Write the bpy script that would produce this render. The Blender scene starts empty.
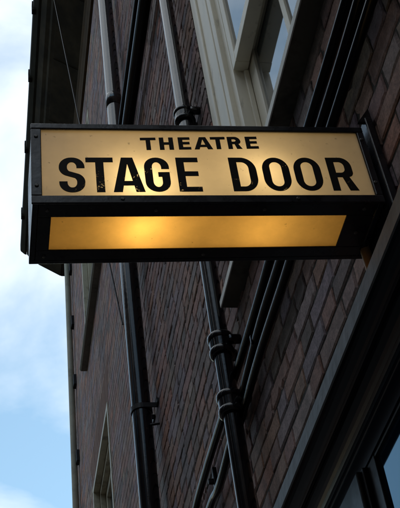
import bpy, bmesh, math, random
from mathutils import Vector, Matrix
from mathutils.geometry import tessellate_polygon

random.seed(11)
S = bpy.context.scene
C = S.collection
D = 0.85            # metres from the camera to the brick face
EYE = 1.6

# ---------------------------------------------------------------- camera
cam_d = bpy.data.cameras.new('camera')
cam = bpy.data.objects.new('camera', cam_d)
C.objects.link(cam)
r0 = Vector((0.9815988, -0.1541927, -0.1126426))
r1 = Vector((0.0236019, 0.6833359, -0.7297226))
r2 = Vector((0.1894906, 0.7136362, 0.6744010))
cam.matrix_world = Matrix(((r0.x, -r1.x, -r2.x, 0), (r0.y, -r1.y, -r2.y, 0), (r0.z, -r1.z, -r2.z, EYE), (0, 0, 0, 1)))
cam_d.sensor_fit = 'VERTICAL'
cam_d.sensor_height = 24
cam_d.lens = 1085.9 / 508 * 24
cam_d.clip_start = 0.05
cam_d.clip_end = 3000
S.camera = cam

# ---------------------------------------------------------------- sky, sun, exposure
SUN_EL, SUN_AZ = math.radians(24), math.radians(62)      # azimuth from +Y towards +X: behind the building
world = bpy.data.worlds.new('World')
S.world = world
world.use_nodes = True
nt = world.node_tree
nt.nodes.clear()
def N(tree, typ, **kw):
    n = tree.nodes.new(typ)
    for k, v in kw.items():
        setattr(n, k, v)
    return n
out = N(nt, 'ShaderNodeOutputWorld')
bg = N(nt, 'ShaderNodeBackground')
bg.inputs['Strength'].default_value = 0.15
sky = N(nt, 'ShaderNodeTexSky', sky_type='NISHITA')
sky.sun_disc = False
sky.sun_elevation = SUN_EL
sky.sun_rotation = SUN_AZ
sky.air_density = 1.2
sky.dust_density = 0.6
sky.ozone_density = 0.7
tc = N(nt, 'ShaderNodeTexCoord')
mp = N(nt, 'ShaderNodeMapping')
mp.inputs['Location'].default_value = (0.33, 0.12, 0.4)
mp.inputs['Scale'].default_value = (1.0, 1.0, 1.35)
nz = N(nt, 'ShaderNodeTexNoise')
nz.inputs['Scale'].default_value = 3.1
nz.inputs['Detail'].default_value = 8
nz.inputs['Roughness'].default_value = 0.52
nz.inputs['Distortion'].default_value = 0.35
rmp = N(nt, 'ShaderNodeMapRange')
rmp.inputs['From Min'].default_value = 0.65
rmp.inputs['From Max'].default_value = 0.86
rmp.inputs['To Min'].default_value = 0.22
rmp.inputs['To Max'].default_value = 1.0
mx = N(nt, 'ShaderNodeMix', data_type='RGBA')
mx.inputs[7].default_value = (6.1, 6.5, 6.8, 1)           # cloud
nt.links.new(tc.outputs['Generated'], mp.inputs['Vector'])
nt.links.new(mp.outputs[0], nz.inputs['Vector'])
sep = N(nt, 'ShaderNodeSeparateXYZ')
nt.links.new(tc.outputs['Generated'], sep.inputs[0])
bias = N(nt, 'ShaderNodeMath', operation='MULTIPLY_ADD')
bias.inputs[1].default_value = 0.38
nt.links.new(sep.outputs[2], bias.inputs[0])
nt.links.new(nz.outputs['Fac'], bias.inputs[2])
nt.links.new(bias.outputs[0], rmp.inputs['Value'])
nt.links.new(rmp.outputs[0], mx.inputs[0])
hs = N(nt, 'ShaderNodeHueSaturation')
hs.inputs['Hue'].default_value = 0.487
hs.inputs['Saturation'].default_value = 1.45
hs.inputs['Value'].default_value = 1.10
nt.links.new(sky.outputs[0], hs.inputs['Color'])
nt.links.new(hs.outputs[0], mx.inputs[6])
nt.links.new(mx.outputs[2], bg.inputs['Color'])
nt.links.new(bg.outputs[0], out.inputs[0])

sun_d = bpy.data.lights.new('sun', 'SUN')
sun_d.energy = 2.5
sun_d.angle = math.radians(0.5)
sun_d.color = (1, 0.94, 0.85)
sun = bpy.data.objects.new('sun', sun_d)
C.objects.link(sun)
sv = Vector((math.sin(SUN_AZ) * math.cos(SUN_EL), math.cos(SUN_AZ) * math.cos(SUN_EL), math.sin(SUN_EL)))
sun.rotation_euler = sv.to_track_quat('Z', 'Y').to_euler()
sun.location = (20, 10, 20)

S.view_settings.view_transform = 'Standard'
S.view_settings.look = 'None'
S.view_settings.exposure = 0.42
S.view_settings.gamma = 1
S.view_settings.use_curve_mapping = False
S.render.engine = 'CYCLES'
S.cycles.use_denoising = True
S.cycles.max_bounces = 8
S.cycles.diffuse_bounces = 5
S.cycles.glossy_bounces = 4
S.cycles.sample_clamp_indirect = 6

# ---------------------------------------------------------------- materials
def mat(name, col, rough=0.6, spec=0.5, metal=0.0, var=0.25, vscale=8.0, bump=0.0, bscale=60.0, dirt=None, dirt_lo=0.5, dirt_hi=0.7, dscale=5.0, stretch=(1, 1, 1), coat=0.0, rvar=0.0):
    m = bpy.data.materials.new(name)
    m.use_nodes = True
    t = m.node_tree
    b = t.nodes['Principled BSDF']
    b.inputs['Roughness'].default_value = rough
    b.inputs['Specular IOR Level'].default_value = spec
    b.inputs['Metallic'].default_value = metal
    b.inputs['Coat Weight'].default_value = coat
    co = N(t, 'ShaderNodeTexCoord')
    ma = N(t, 'ShaderNodeMapping')
    ma.inputs['Scale'].default_value = stretch
    t.links.new(co.outputs['Object'], ma.inputs['Vector'])
    n1 = N(t, 'ShaderNodeTexNoise')
    n1.inputs['Scale'].default_value = vscale
    n1.inputs['Detail'].default_value = 7
    n1.inputs['Roughness'].default_value = 0.62
    t.links.new(ma.outputs[0], n1.inputs['Vector'])
    rp = N(t, 'ShaderNodeMapRange')
    rp.inputs['From Min'].default_value = 0.3
    rp.inputs['From Max'].default_value = 0.7
    rp.inputs['To Min'].default_value = 1 - var
    rp.inputs['To Max'].default_value = 1 + var
    t.links.new(n1.outputs['Fac'], rp.inputs['Value'])
    mul = N(t, 'ShaderNodeMix', data_type='RGBA', blend_type='MULTIPLY')
    mul.inputs[0].default_value = 1
    mul.inputs[6].default_value = (*col, 1)
    t.links.new(rp.outputs[0], mul.inputs[7])
    last = mul.outputs[2]
    if dirt:
        n2 = N(t, 'ShaderNodeTexNoise')
        n2.inputs['Scale'].default_value = dscale
        n2.inputs['Detail'].default_value = 9
        n2.inputs['Roughness'].default_value = 0.7
        t.links.new(ma.outputs[0], n2.inputs['Vector'])
        r2_ = N(t, 'ShaderNodeMapRange')
        r2_.inputs['From Min'].default_value = dirt_lo
        r2_.inputs['From Max'].default_value = dirt_hi
        t.links.new(n2.outputs['Fac'], r2_.inputs['Value'])
        dm = N(t, 'ShaderNodeMix', data_type='RGBA')
        dm.inputs[7].default_value = (*dirt, 1)
        t.links.new(r2_.outputs[0], dm.inputs[0])
        t.links.new(last, dm.inputs[6])
        last = dm.outputs[2]
    t.links.new(last, b.inputs['Base Color'])
    if rvar:
        rr_ = N(t, 'ShaderNodeMapRange')
        rr_.inputs['From Min'].default_value = 0.3
        rr_.inputs['From Max'].default_value = 0.7
        rr_.inputs['To Min'].default_value = max(0.03, rough - rvar)
        rr_.inputs['To Max'].default_value = rough + rvar
        t.links.new(n1.outputs['Fac'], rr_.inputs['Value'])
        t.links.new(rr_.outputs[0], b.inputs['Roughness'])
    if bump:
        n3 = N(t, 'ShaderNodeTexNoise')
        n3.inputs['Scale'].default_value = bscale
        n3.inputs['Detail'].default_value = 6
        t.links.new(ma.outputs[0], n3.inputs['Vector'])
        bp = N(t, 'ShaderNodeBump')
        bp.inputs['Strength'].default_value = bump
        bp.inputs['Distance'].default_value = 0.006
        t.links.new(n3.outputs['Fac'], bp.inputs['Height'])
        t.links.new(bp.outputs[0], b.inputs['Normal'])
    return m

M = {}
M['black'] = mat('black_gloss_paint', (0.007, 0.007, 0.009), 0.42, 0.25, var=0.3, vscale=14, bump=0.12, bscale=45, dirt=(0.02, 0.017, 0.015), dirt_lo=0.60, dirt_hi=0.74, dscale=26, rvar=0.10)
M['black_pipe'] = mat('black_pipe_paint', (0.010, 0.010, 0.012), 0.17, 1.0, var=0.3, vscale=18, bump=0.06, bscale=48, dirt=(0.04, 0.036, 0.032), dirt_lo=0.62, dirt_hi=0.76, dscale=34, rvar=0.07, coat=0.1)
M['lower_pipe'] = mat('black_gloss_iron', (0.006, 0.006, 0.008), 0.13, 0.5, var=0.3, vscale=18, bump=0.05, bscale=48, dirt=(0.055, 0.03, 0.018), dirt_lo=0.62, dirt_hi=0.74, dscale=30, rvar=0.05)
M['cable'] = mat('black_cable', (0.003, 0.003, 0.004), 0.20, 0.16, var=0.3, vscale=14, bump=0.08, bscale=50, dirt=(0.012, 0.010, 0.009), dirt_lo=0.62, dirt_hi=0.76, dscale=24)
M['case'] = mat('sign_case_paint', (0.010, 0.010, 0.014), 0.30, 0.45, var=0.4, vscale=20, bump=0.08, bscale=70, dirt=(0.035, 0.03, 0.028), dirt_lo=0.58, dirt_hi=0.78, dscale=24, rvar=0.1)
M['liner'] = mat('white_enamel', (0.42, 0.40, 0.36), 0.5, 0.3, var=0.04)
M['cream'] = mat('cream_paint', (0.86, 0.80, 0.66), 0.42, 0.4, var=0.12, vscale=5, bump=0.15, bscale=40, dirt=(0.28, 0.24, 0.17), dirt_lo=0.58, dirt_hi=0.82, dscale=16, stretch=(1, 1, 0.35))
M['sill'] = mat('painted_stone_sill', (0.80, 0.79, 0.75), 0.7, 0.3, var=0.15, vscale=7, bump=0.3, bscale=50, dirt=(0.22, 0.20, 0.16), dirt_lo=0.60, dirt_hi=0.80, dscale=16)
M['dark_sill'] = mat('sooty_stone_sill', (0.13, 0.12, 0.095), 0.75, 0.3, var=0.25, vscale=5, bump=0.3, bscale=40, dirt=(0.05, 0.045, 0.035), dirt_lo=0.5, dirt_hi=0.7, dscale=7)
M['old_cream'] = mat('grimy_cream_paint', (0.42, 0.38, 0.28), 0.5, 0.4, var=0.15, vscale=5, dirt=(0.10, 0.085, 0.06), dirt_lo=0.5, dirt_hi=0.75, dscale=9)
M['screw'] = mat('dull_steel', (0.10, 0.095, 0.09), 0.45, 0.5, metal=0.7, var=0.3, vscale=60)
M['gloss'] = mat('fresh_black_gloss', (0.003, 0.004, 0.011), 0.24, 0.35, var=0.2, vscale=5, bump=0.05, bscale=20)
M['lead'] = mat('weathered_lead', (0.085, 0.085, 0.09), 0.6, 0.4, var=0.3, vscale=9, bump=0.4, bscale=30, dirt=(0.07, 0.065, 0.06), dirt_lo=0.5, dirt_hi=0.72, dscale=10)
M['eaves'] = mat('sooty_eaves_timber', (0.026, 0.021, 0.015), 0.85, 0.08, var=0.5, vscale=4, bump=0.5, bscale=18, dirt=(0.016, 0.014, 0.012), dirt_lo=0.45, dirt_hi=0.65, dscale=3.5)
M['bedmould'] = mat('brown_bed_mould', (0.040, 0.024, 0.013), 0.8, 0.08, var=0.35, vscale=5, bump=0.3, bscale=30, dirt=(0.025, 0.02, 0.016), dirt_lo=0.5, dirt_hi=0.7, dscale=4)
M['gutter'] = mat('dark_gutter_iron', (0.014, 0.013, 0.010), 0.8, 0.08, var=0.4, vscale=5, bump=0.3, bscale=20)
M['rubbed'] = mat('rubbed_red_brick', (0.15, 0.075, 0.052), 0.85, 0.25, var=0.3, vscale=9, bump=0.4, bscale=40, dirt=(0.05, 0.035, 0.03), dirt_lo=0.55, dirt_hi=0.75, dscale=9)
M['mortar'] = mat('sooty_mortar', (0.060, 0.054, 0.050), 0.95, 0.15, var=0.4, vscale=12, bump=0.6, bscale=80)
M['ochre'] = mat('ochre_conduit', (0.34, 0.20, 0.085), 0.6, 0.35, var=0.3, vscale=18, bump=0.2, bscale=60, dirt=(0.09, 0.06, 0.035), dirt_lo=0.52, dirt_hi=0.72, dscale=22)
M['olive'] = mat('pale_olive_pipe', (0.26, 0.245, 0.19), 0.55, 0.4, var=0.2, vscale=5, dirt=(0.09, 0.08, 0.06), dirt_lo=0.55, dirt_hi=0.75, dscale=6)
M['slate'] = mat('roof_slate', (0.07, 0.075, 0.085), 0.7, 0.4, var=0.3)
M['asphalt'] = mat('asphalt', (0.04, 0.04, 0.042), 0.9, 0.3, var=0.25, vscale=3, bump=0.4, bscale=90)
M['paving'] = mat('paving_stone', (0.12, 0.115, 0.11), 0.85, 0.3, var=0.2, vscale=2.5, bump=0.3, bscale=40)
M['room'] = mat('dim_room', (0.03, 0.028, 0.025), 0.9, 0.1, var=0.2)

def glass_mat(name, ior, tint, stint=(1, 1, 1)):
    m = bpy.data.materials.new(name)
    m.use_nodes = True
    t = m.node_tree
    b = t.nodes['Principled BSDF']
    b.inputs['Base Color'].default_value = (*tint, 1)
    b.inputs['Roughness'].default_value = 0.03
    b.inputs['IOR'].default_value = ior
    b.inputs['Specular Tint'].default_value = (*stint, 1)
    n = N(t, 'ShaderNodeTexNoise')
    n.inputs['Scale'].default_value = 2.2
    co = N(t, 'ShaderNodeTexCoord')
    t.links.new(co.outputs['Object'], n.inputs['Vector'])
    bp = N(t, 'ShaderNodeBump')
    bp.inputs['Strength'].default_value = 0.05
    bp.inputs['Distance'].default_value = 0.02
    t.links.new(n.outputs['Fac'], bp.inputs['Height'])
    t.links.new(bp.outputs[0], b.inputs['Normal'])
    return m
M['glass'] = glass_mat('window_glass', 4.5, (0.05, 0.06, 0.065))
M['shopglass'] = glass_mat('shop_glass', 2.6, (0.004, 0.010, 0.025), (0.45, 0.78, 1.0))

def panel_mat(name, col, tfac, lo=0.88, hi=1.05):
    m = bpy.data.materials.new(name)
    m.use_nodes = True
    t = m.node_tree
    t.nodes.clear()
    o = N(t, 'ShaderNodeOutputMaterial')
    co = N(t, 'ShaderNodeTexCoord')
    n = N(t, 'ShaderNodeTexNoise')
    n.inputs['Scale'].default_value = 9
    n.inputs['Detail'].default_value = 8
    n.inputs['Roughness'].default_value = 0.65
    t.links.new(co.outputs['Object'], n.inputs['Vector'])
    r = N(t, 'ShaderNodeMapRange')
    r.inputs['From Min'].default_value = 0.3
    r.inputs['From Max'].default_value = 0.7
    r.inputs['To Min'].default_value = lo
    r.inputs['To Max'].default_value = hi
    t.links.new(n.outputs['Fac'], r.inputs['Value'])
    sp = N(t, 'ShaderNodeTexNoise')
    sp.inputs['Scale'].default_value = 85
    sp.inputs['Detail'].default_value = 3
    t.links.new(co.outputs['Object'], sp.inputs['Vector'])
    r2_ = N(t, 'ShaderNodeMapRange')
    r2_.inputs['From Min'].default_value = 0.70
    r2_.inputs['From Max'].default_value = 0.76
    r2_.inputs['To Min'].default_value = 1.0
    r2_.inputs['To Max'].default_value = 0.62
    t.links.new(sp.outputs['Fac'], r2_.inputs['Value'])
    mm = N(t, 'ShaderNodeMath', operation='MULTIPLY')
    t.links.new(r.outputs[0], mm.inputs[0])
    t.links.new(r2_.outputs[0], mm.inputs[1])
    mul = N(t, 'ShaderNodeMix', data_type='RGBA', blend_type='MULTIPLY')
    mul.inputs[0].default_value = 1
    mul.inputs[6].default_value = (*col, 1)
    t.links.new(mm.outputs[0], mul.inputs[7])
    d = N(t, 'ShaderNodeBsdfDiffuse')
    tr = N(t, 'ShaderNodeBsdfTranslucent')
    t.links.new(mul.outputs[2], d.inputs['Color'])
    t.links.new(mul.outputs[2], tr.inputs['Color'])
    m1 = N(t, 'ShaderNodeMixShader')
    m1.inputs[0].default_value = tfac
    t.links.new(d.outputs[0], m1.inputs[1])
    t.links.new(tr.outputs[0], m1.inputs[2])
    g = N(t, 'ShaderNodeBsdfGlossy')
    g.inputs['Roughness'].default_value = 0.22
    fr = N(t, 'ShaderNodeFresnel')
    fr.inputs['IOR'].default_value = 1.35
    m2 = N(t, 'ShaderNodeMixShader')
    t.links.new(fr.outputs[0], m2.inputs[0])
    t.links.new(m1.outputs[0], m2.inputs[1])
    t.links.new(g.outputs[0], m2.inputs[2])
    t.links.new(m2.outputs[0], o.inputs[0])
    return m
M['face'] = panel_mat('cream_acrylic', (0.85, 0.79, 0.69), 0.5)
M['amber'] = panel_mat('amber_acrylic', (0.80, 0.53, 0.185), 0.5, 0.80, 1.10)

def letter_mat():
    m = bpy.data.materials.new('worn_black_lettering')
    m.use_nodes = True
    t = m.node_tree
    b = t.nodes['Principled BSDF']
    b.inputs['Base Color'].default_value = (0.008, 0.005, 0.003, 1)
    b.inputs['Roughness'].default_value = 0.6
    b.inputs['Specular IOR Level'].default_value = 0.15
    co = N(t, 'ShaderNodeTexCoord')
    n = N(t, 'ShaderNodeTexNoise')
    n.inputs['Scale'].default_value = 230
    n.inputs['Detail'].default_value = 5
    n.inputs['Roughness'].default_value = 0.7
    big = N(t, 'ShaderNodeTexNoise')
    big.inputs['Scale'].default_value = 22
    big.inputs['Detail'].default_value = 2
    t.links.new(co.outputs['Object'], n.inputs['Vector'])
    t.links.new(co.outputs['Object'], big.inputs['Vector'])
    add = N(t, 'ShaderNodeMath', operation='MULTIPLY_ADD')
    add.inputs[1].default_value = 0.85
    t.links.new(big.outputs['Fac'], add.inputs[0])
    t.links.new(n.outputs['Fac'], add.inputs[2])
    r = N(t, 'ShaderNodeMapRange')
    r.inputs['From Min'].default_value = 1.14
    r.inputs['From Max'].default_value = 1.24
    r.inputs['To Max'].default_value = 0.8
    sx = N(t, 'ShaderNodeSeparateXYZ')
    t.links.new(co.outputs['Object'], sx.inputs[0])
    g1 = N(t, 'ShaderNodeMath', operation='MULTIPLY_ADD')       # more worn towards the outer end ...
    g1.inputs[1].default_value = -0.22
    g1.inputs[2].default_value = -0.09
    t.links.new(sx.outputs[0], g1.inputs[0])
    g2 = N(t, 'ShaderNodeMath', operation='MULTIPLY_ADD')       # ... and along the lower edge
    g2.inputs[1].default_value = -1.0
    g2.inputs[2].default_value = 0.055
    t.links.new(sx.outputs[2], g2.inputs[0])
    g3 = N(t, 'ShaderNodeMath', operation='ADD')
    t.links.new(g1.outputs[0], g3.inputs[0])
    t.links.new(g2.outputs[0], g3.inputs[1])
    g4 = N(t, 'ShaderNodeMath', operation='ADD')
    t.links.new(add.outputs[0], g4.inputs[0])
    t.links.new(g3.outputs[0], g4.inputs[1])
    t.links.new(g4.outputs[0], r.inputs['Value'])
    tp = N(t, 'ShaderNodeBsdfTransparent')
    ms = N(t, 'ShaderNodeMixShader')
    t.links.new(r.outputs[0], ms.inputs[0])
    t.links.new(b.outputs[0], ms.inputs[1])
    t.links.new(tp.outputs[0], ms.inputs[2])
    t.links.new(ms.outputs[0], t.nodes['Material Output'].inputs[0])
    return m
M['letter'] = letter_mat()

SILL_SHADE_Z = EYE + 2.83 * D  # underside of the near sill, where its painted shade begins
def brick_mat():
    m = bpy.data.materials.new('old_stock_brick')
    m.use_nodes = True
    t = m.node_tree
    b = t.nodes['Principled BSDF']
    b.inputs['Roughness'].default_value = 0.82
    b.inputs['Specular IOR Level'].default_value = 0.35
    at = N(t, 'ShaderNodeAttribute', attribute_name='brick_colour')
    co = N(t, 'ShaderNodeTexCoord')
    n1 = N(t, 'ShaderNodeTexNoise')
    n1.inputs['Scale'].default_value = 26
    n1.inputs['Detail'].default_value = 8
    n1.inputs['Roughness'].default_value = 0.66
    t.links.new(co.outputs['Object'], n1.inputs['Vector'])
    r = N(t, 'ShaderNodeMapRange')
    r.inputs['From Min'].default_value = 0.28
    r.inputs['From Max'].default_value = 0.72
    r.inputs['To Min'].default_value = 0.55
    r.inputs['To Max'].default_value = 1.4
    t.links.new(n1.outputs['Fac'], r.inputs['Value'])
    mul = N(t, 'ShaderNodeMix', data_type='RGBA', blend_type='MULTIPLY')
    mul.inputs[0].default_value = 1
    nf = N(t, 'ShaderNodeTexNoise')
    nf.inputs['Scale'].default_value = 130
    nf.inputs['Detail'].default_value = 6
    nf.inputs['Roughness'].default_value = 0.75
    t.links.new(co.outputs['Object'], nf.inputs['Vector'])
    rf = N(t, 'ShaderNodeMapRange')
    rf.inputs['From Min'].default_value = 0.32
    rf.inputs['From Max'].default_value = 0.68
    rf.inputs['To Min'].default_value = 0.6
    rf.inputs['To Max'].default_value = 1.35
    t.links.new(nf.outputs['Fac'], rf.inputs['Value'])
    mf = N(t, 'ShaderNodeMath', operation='MULTIPLY')
    t.links.new(r.outputs[0], mf.inputs[0])
    t.links.new(rf.outputs[0], mf.inputs[1])
    t.links.new(at.outputs['Color'], mul.inputs[6])
    t.links.new(mf.outputs[0], mul.inputs[7])
    # soot stains, large and streaked downwards
    ma = N(t, 'ShaderNodeMapping')
    ma.inputs['Scale'].default_value = (1, 1.6, 0.5)
    t.links.new(co.outputs['Object'], ma.inputs['Vector'])
    n2 = N(t, 'ShaderNodeTexNoise')
    n2.inputs['Scale'].default_value = 1.7
    n2.inputs['Detail'].default_value = 8
    n2.inputs['Roughness'].default_value = 0.6
    t.links.new(ma.outputs[0], n2.inputs['Vector'])
    r2_ = N(t, 'ShaderNodeMapRange')
    r2_.inputs['From Min'].default_value = 0.50
    r2_.inputs['From Max'].default_value = 0.72
    r2_.inputs['To Max'].default_value = 0.7
    t.links.new(n2.outputs['Fac'], r2_.inputs['Value'])
    dm = N(t, 'ShaderNodeMix', data_type='RGBA')
    dm.inputs[7].default_value = (0.035, 0.031, 0.030, 1)
    t.links.new(r2_.outputs[0], dm.inputs[0])
    t.links.new(mul.outputs[2], dm.inputs[6])
    # sill shade, with some soot, painted into the bricks below the near window, ragged at its lower edge
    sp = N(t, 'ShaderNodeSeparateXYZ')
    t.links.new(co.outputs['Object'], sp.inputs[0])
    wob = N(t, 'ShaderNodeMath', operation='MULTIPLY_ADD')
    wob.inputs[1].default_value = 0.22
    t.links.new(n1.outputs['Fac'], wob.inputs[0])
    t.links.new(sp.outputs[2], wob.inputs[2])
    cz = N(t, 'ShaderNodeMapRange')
    cz.inputs['From Min'].default_value = SILL_SHADE_Z + 0.11 - 0.10
    cz.inputs['From Max'].default_value = SILL_SHADE_Z + 0.11 - 0.03
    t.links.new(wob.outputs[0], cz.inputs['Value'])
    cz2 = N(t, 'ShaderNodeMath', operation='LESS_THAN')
    cz2.inputs[1].default_value = SILL_SHADE_Z + 0.03
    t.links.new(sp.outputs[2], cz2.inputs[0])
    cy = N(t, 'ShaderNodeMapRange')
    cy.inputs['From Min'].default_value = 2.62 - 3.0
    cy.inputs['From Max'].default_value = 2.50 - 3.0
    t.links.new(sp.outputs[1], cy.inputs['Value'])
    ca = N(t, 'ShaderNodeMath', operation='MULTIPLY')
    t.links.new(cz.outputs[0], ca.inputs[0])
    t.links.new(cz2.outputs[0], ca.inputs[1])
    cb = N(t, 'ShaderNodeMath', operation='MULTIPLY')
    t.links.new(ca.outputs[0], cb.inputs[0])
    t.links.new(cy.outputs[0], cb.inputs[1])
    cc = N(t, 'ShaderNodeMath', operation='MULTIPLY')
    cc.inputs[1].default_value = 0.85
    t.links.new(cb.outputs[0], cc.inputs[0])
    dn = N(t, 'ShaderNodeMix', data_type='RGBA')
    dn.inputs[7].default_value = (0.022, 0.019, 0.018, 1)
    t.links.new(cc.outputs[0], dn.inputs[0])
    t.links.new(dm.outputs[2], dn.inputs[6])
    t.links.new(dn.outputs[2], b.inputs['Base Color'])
    n3 = N(t, 'ShaderNodeTexNoise')
    n3.inputs['Scale'].default_value = 70
    n3.inputs['Detail'].default_value = 8
    n3.inputs['Roughness'].default_value = 0.7
    t.links.new(co.outputs['Object'], n3.inputs['Vector'])
    bp = N(t, 'ShaderNodeBump')
    bp.inputs['Strength'].default_value = 0.7
    bp.inputs['Distance'].default_value = 0.004
    t.links.new(n3.outputs['Fac'], bp.inputs['Height'])
    t.links.new(bp.outputs[0], b.inputs['Normal'])
    return m
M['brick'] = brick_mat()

# ---------------------------------------------------------------- helpers
def W(x, y, z):
    """a point given in wall distances from the lens -> metres"""
    return Vector((x * D, y * D, EYE + z * D))

def wloc(o):
    p = Vector(o.location)
    while o.parent:
        o = o.parent
        p = p + o.location
    return p

def thing(name, label, cat, loc=(0, 0, 0), group=None):
    o = bpy.data.objects.new(name, None)
    C.objects.link(o)
    o.location = loc
    o.empty_display_size = 0.1
    o['label'] = label
    o['category'] = cat
    if group:
        o['group'] = group
    return o

class MB:
    """collects shapes in world metres, links them as ONE mesh object"""
    def __init__(self):
        self.v, self.f, self.sm = [], [], []
    def add(self, vs, fs, smooth=False):
        k = len(self.v)
        self.v += [Vector(v) for v in vs]
        self.f += [tuple(i + k for i in f) for f in fs]
        self.sm += [smooth] * len(fs)
        return self
    def box(self, a, b, bev=0.0, fn=None):
        a, b = Vector(a), Vector(b)
        bm = bmesh.new()
        bmesh.ops.create_cube(bm, size=1)
        for v in bm.verts:
            v.co = Vector(((a[i] + b[i]) / 2 + v.co[i] * abs(b[i] - a[i]) for i in range(3)))
        if bev:
            bmesh.ops.bevel(bm, geom=bm.edges[:], offset=bev, segments=2, profile=0.5, affect='EDGES')
        bm.verts.index_update()
        vs = [fn(v.co) if fn else v.co.copy() for v in bm.verts]
        self.add(vs, [[v.index for v in f.verts] for f in bm.faces])
        bm.free()
        return self
    def tube(self, pts, rad, seg=24, caps=True):
        """round tube along pts; rad is a number or one number per point"""
        pts = [Vector(p) for p in pts]
        n = len(pts)
        rads = rad if isinstance(rad, (list, tuple)) else [rad] * n
        t0 = next(((q_ - pts[0]).normalized() for q_ in pts if (q_ - pts[0]).length > 1e-7), Vector((0, 0, 1)))
        ref = Vector((1, 0, 0)) if abs(t0.x) < 0.8 else Vector((0, 1, 0))
        nv = (ref - t0 * ref.dot(t0)).normalized()
        vs = []
        for i, p in enumerate(pts):
            t = (pts[min(i + 1, n - 1)] - pts[max(i - 1, 0)])
            t = t.normalized() if t.length > 1e-7 else t0
            nv = (nv - t * nv.dot(t)).normalized()
            bv = t.cross(nv)
            for k in range(seg):
                a = 2 * math.pi * k / seg
                vs.append(p + (nv * math.cos(a) + bv * math.sin(a)) * rads[i])
        fs = []
        for i in range(n - 1):
            for k in range(seg):
                fs.append((i * seg + k, i * seg + (k + 1) % seg, (i + 1) * seg + (k + 1) % seg, (i + 1) * seg + k))
        self.add(vs, fs, True)
        if caps:
            self.add(vs[:seg], [tuple(range(seg - 1, -1, -1))])
            self.add(vs[-seg:], [tuple(range(seg))])
        return self
    def prism_y(self, prof, y0, y1, smooth=False, fn=None):
        """closed (x, z) profile in metres swept from y0 to y1"""
        n = len(prof)
        vs = [Vector((x, y0, z)) for x, z in prof] + [Vector((x, y1, z)) for x, z in prof]
        fs = [(i, (i + 1) % n, n + (i + 1) % n, n + i) for i in range(n)]
        self.add(vs, fs, smooth)
        tri = tessellate_polygon([[Vector((x, z, 0)) for x, z in prof]])
        self.add(vs[:n], [tuple(t) for t in tri])
        self.add(vs[n:], [tuple(reversed(t)) for t in tri])
        return self
    def build(self, name, m, parent=None, label=None, recalc=True):
        org = wloc(parent) if parent else Vector((0, 0, 0))
        me = bpy.data.meshes.new(name)
        me.from_pydata([tuple(v - org) for v in self.v], [], self.f)
        me.update()
        for p, s in zip(me.polygons, self.sm):
            p.use_smooth = s
        bm = bmesh.new()
        bm.from_mesh(me)
        if recalc:
            bmesh.ops.recalc_face_normals(bm, faces=bm.faces[:])
        bm.to_mesh(me)
        bm.free()
        me.materials.append(m)
        o = bpy.data.objects.new(name, me)
        C.objects.link(o)
        if parent:
            o.parent = parent
        if label:
            o['label'] = label
        return o

def part_empty(name, parent, loc):
    o = bpy.data.objects.new(name, None)
    C.objects.link(o)
    o.parent = parent
    o.location = Vector(loc) - wloc(parent)
    o.empty_display_size = 0.1
    return o

def curve_pts(ctrl, n=12):
    """Catmull-Rom through the control points"""
    P = [Vector(c) for c in ctrl]
    P = [P[0] * 2 - P[1]] + P + [P[-1] * 2 - P[-2]]
    res = []
    for i in range(1, len(P) - 2):
        for k in range(n):
            t = k / n
            a, b, c, d = P[i - 1], P[i], P[i + 1], P[i + 2]
            res.append(0.5 * ((2 * b) + (c - a) * t + (2 * a - 5 * b + 4 * c - d) * t * t + (3 * b - a - 3 * c + d) * t ** 3))
    res.append(P[-2])
    return res

# ---------------------------------------------------------------- ground
mb = MB()
mb.box((-900, -900, -0.5), (900, 900, -0.12))
g = mb.build('road', M['asphalt'])
g['kind'] = 'structure'
mb = MB()
mb.box((-1.6, -60, -0.3), (0.846, 120, 0.0), 0.01)
g = mb.build('pavement', M['paving'])
g['kind'] = 'structure'

# ---------------------------------------------------------------- the brick building
XF = D                                   # x of the brick faces
Y_END = 10.55 * D                        # far corner
Z_TOP = EYE + 10.6 * D
Y_START = -2.4
BLD = thing('brick_building', 'sooty brown brick theatre building with dark eaves and cream sash windows', 'building', (XF + 3.5, 3.0, 0.0))

OPEN = [   # y0, y1, z0, z1 in metres
    (0.712 * D, 3.205 * D, EYE + 2.83 * D, EYE + 5.65 * D),
    (7.50 * D, 8.85 * D, EYE + 6.75 * D, EYE + 9.20 * D),
    (7.50 * D, 8.92 * D, EYE + 2.75 * D, EYE + 5.35 * D),
    (0.45 * D, 2.60 * D, 0.25, EYE + 1.56 * D),
]

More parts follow.
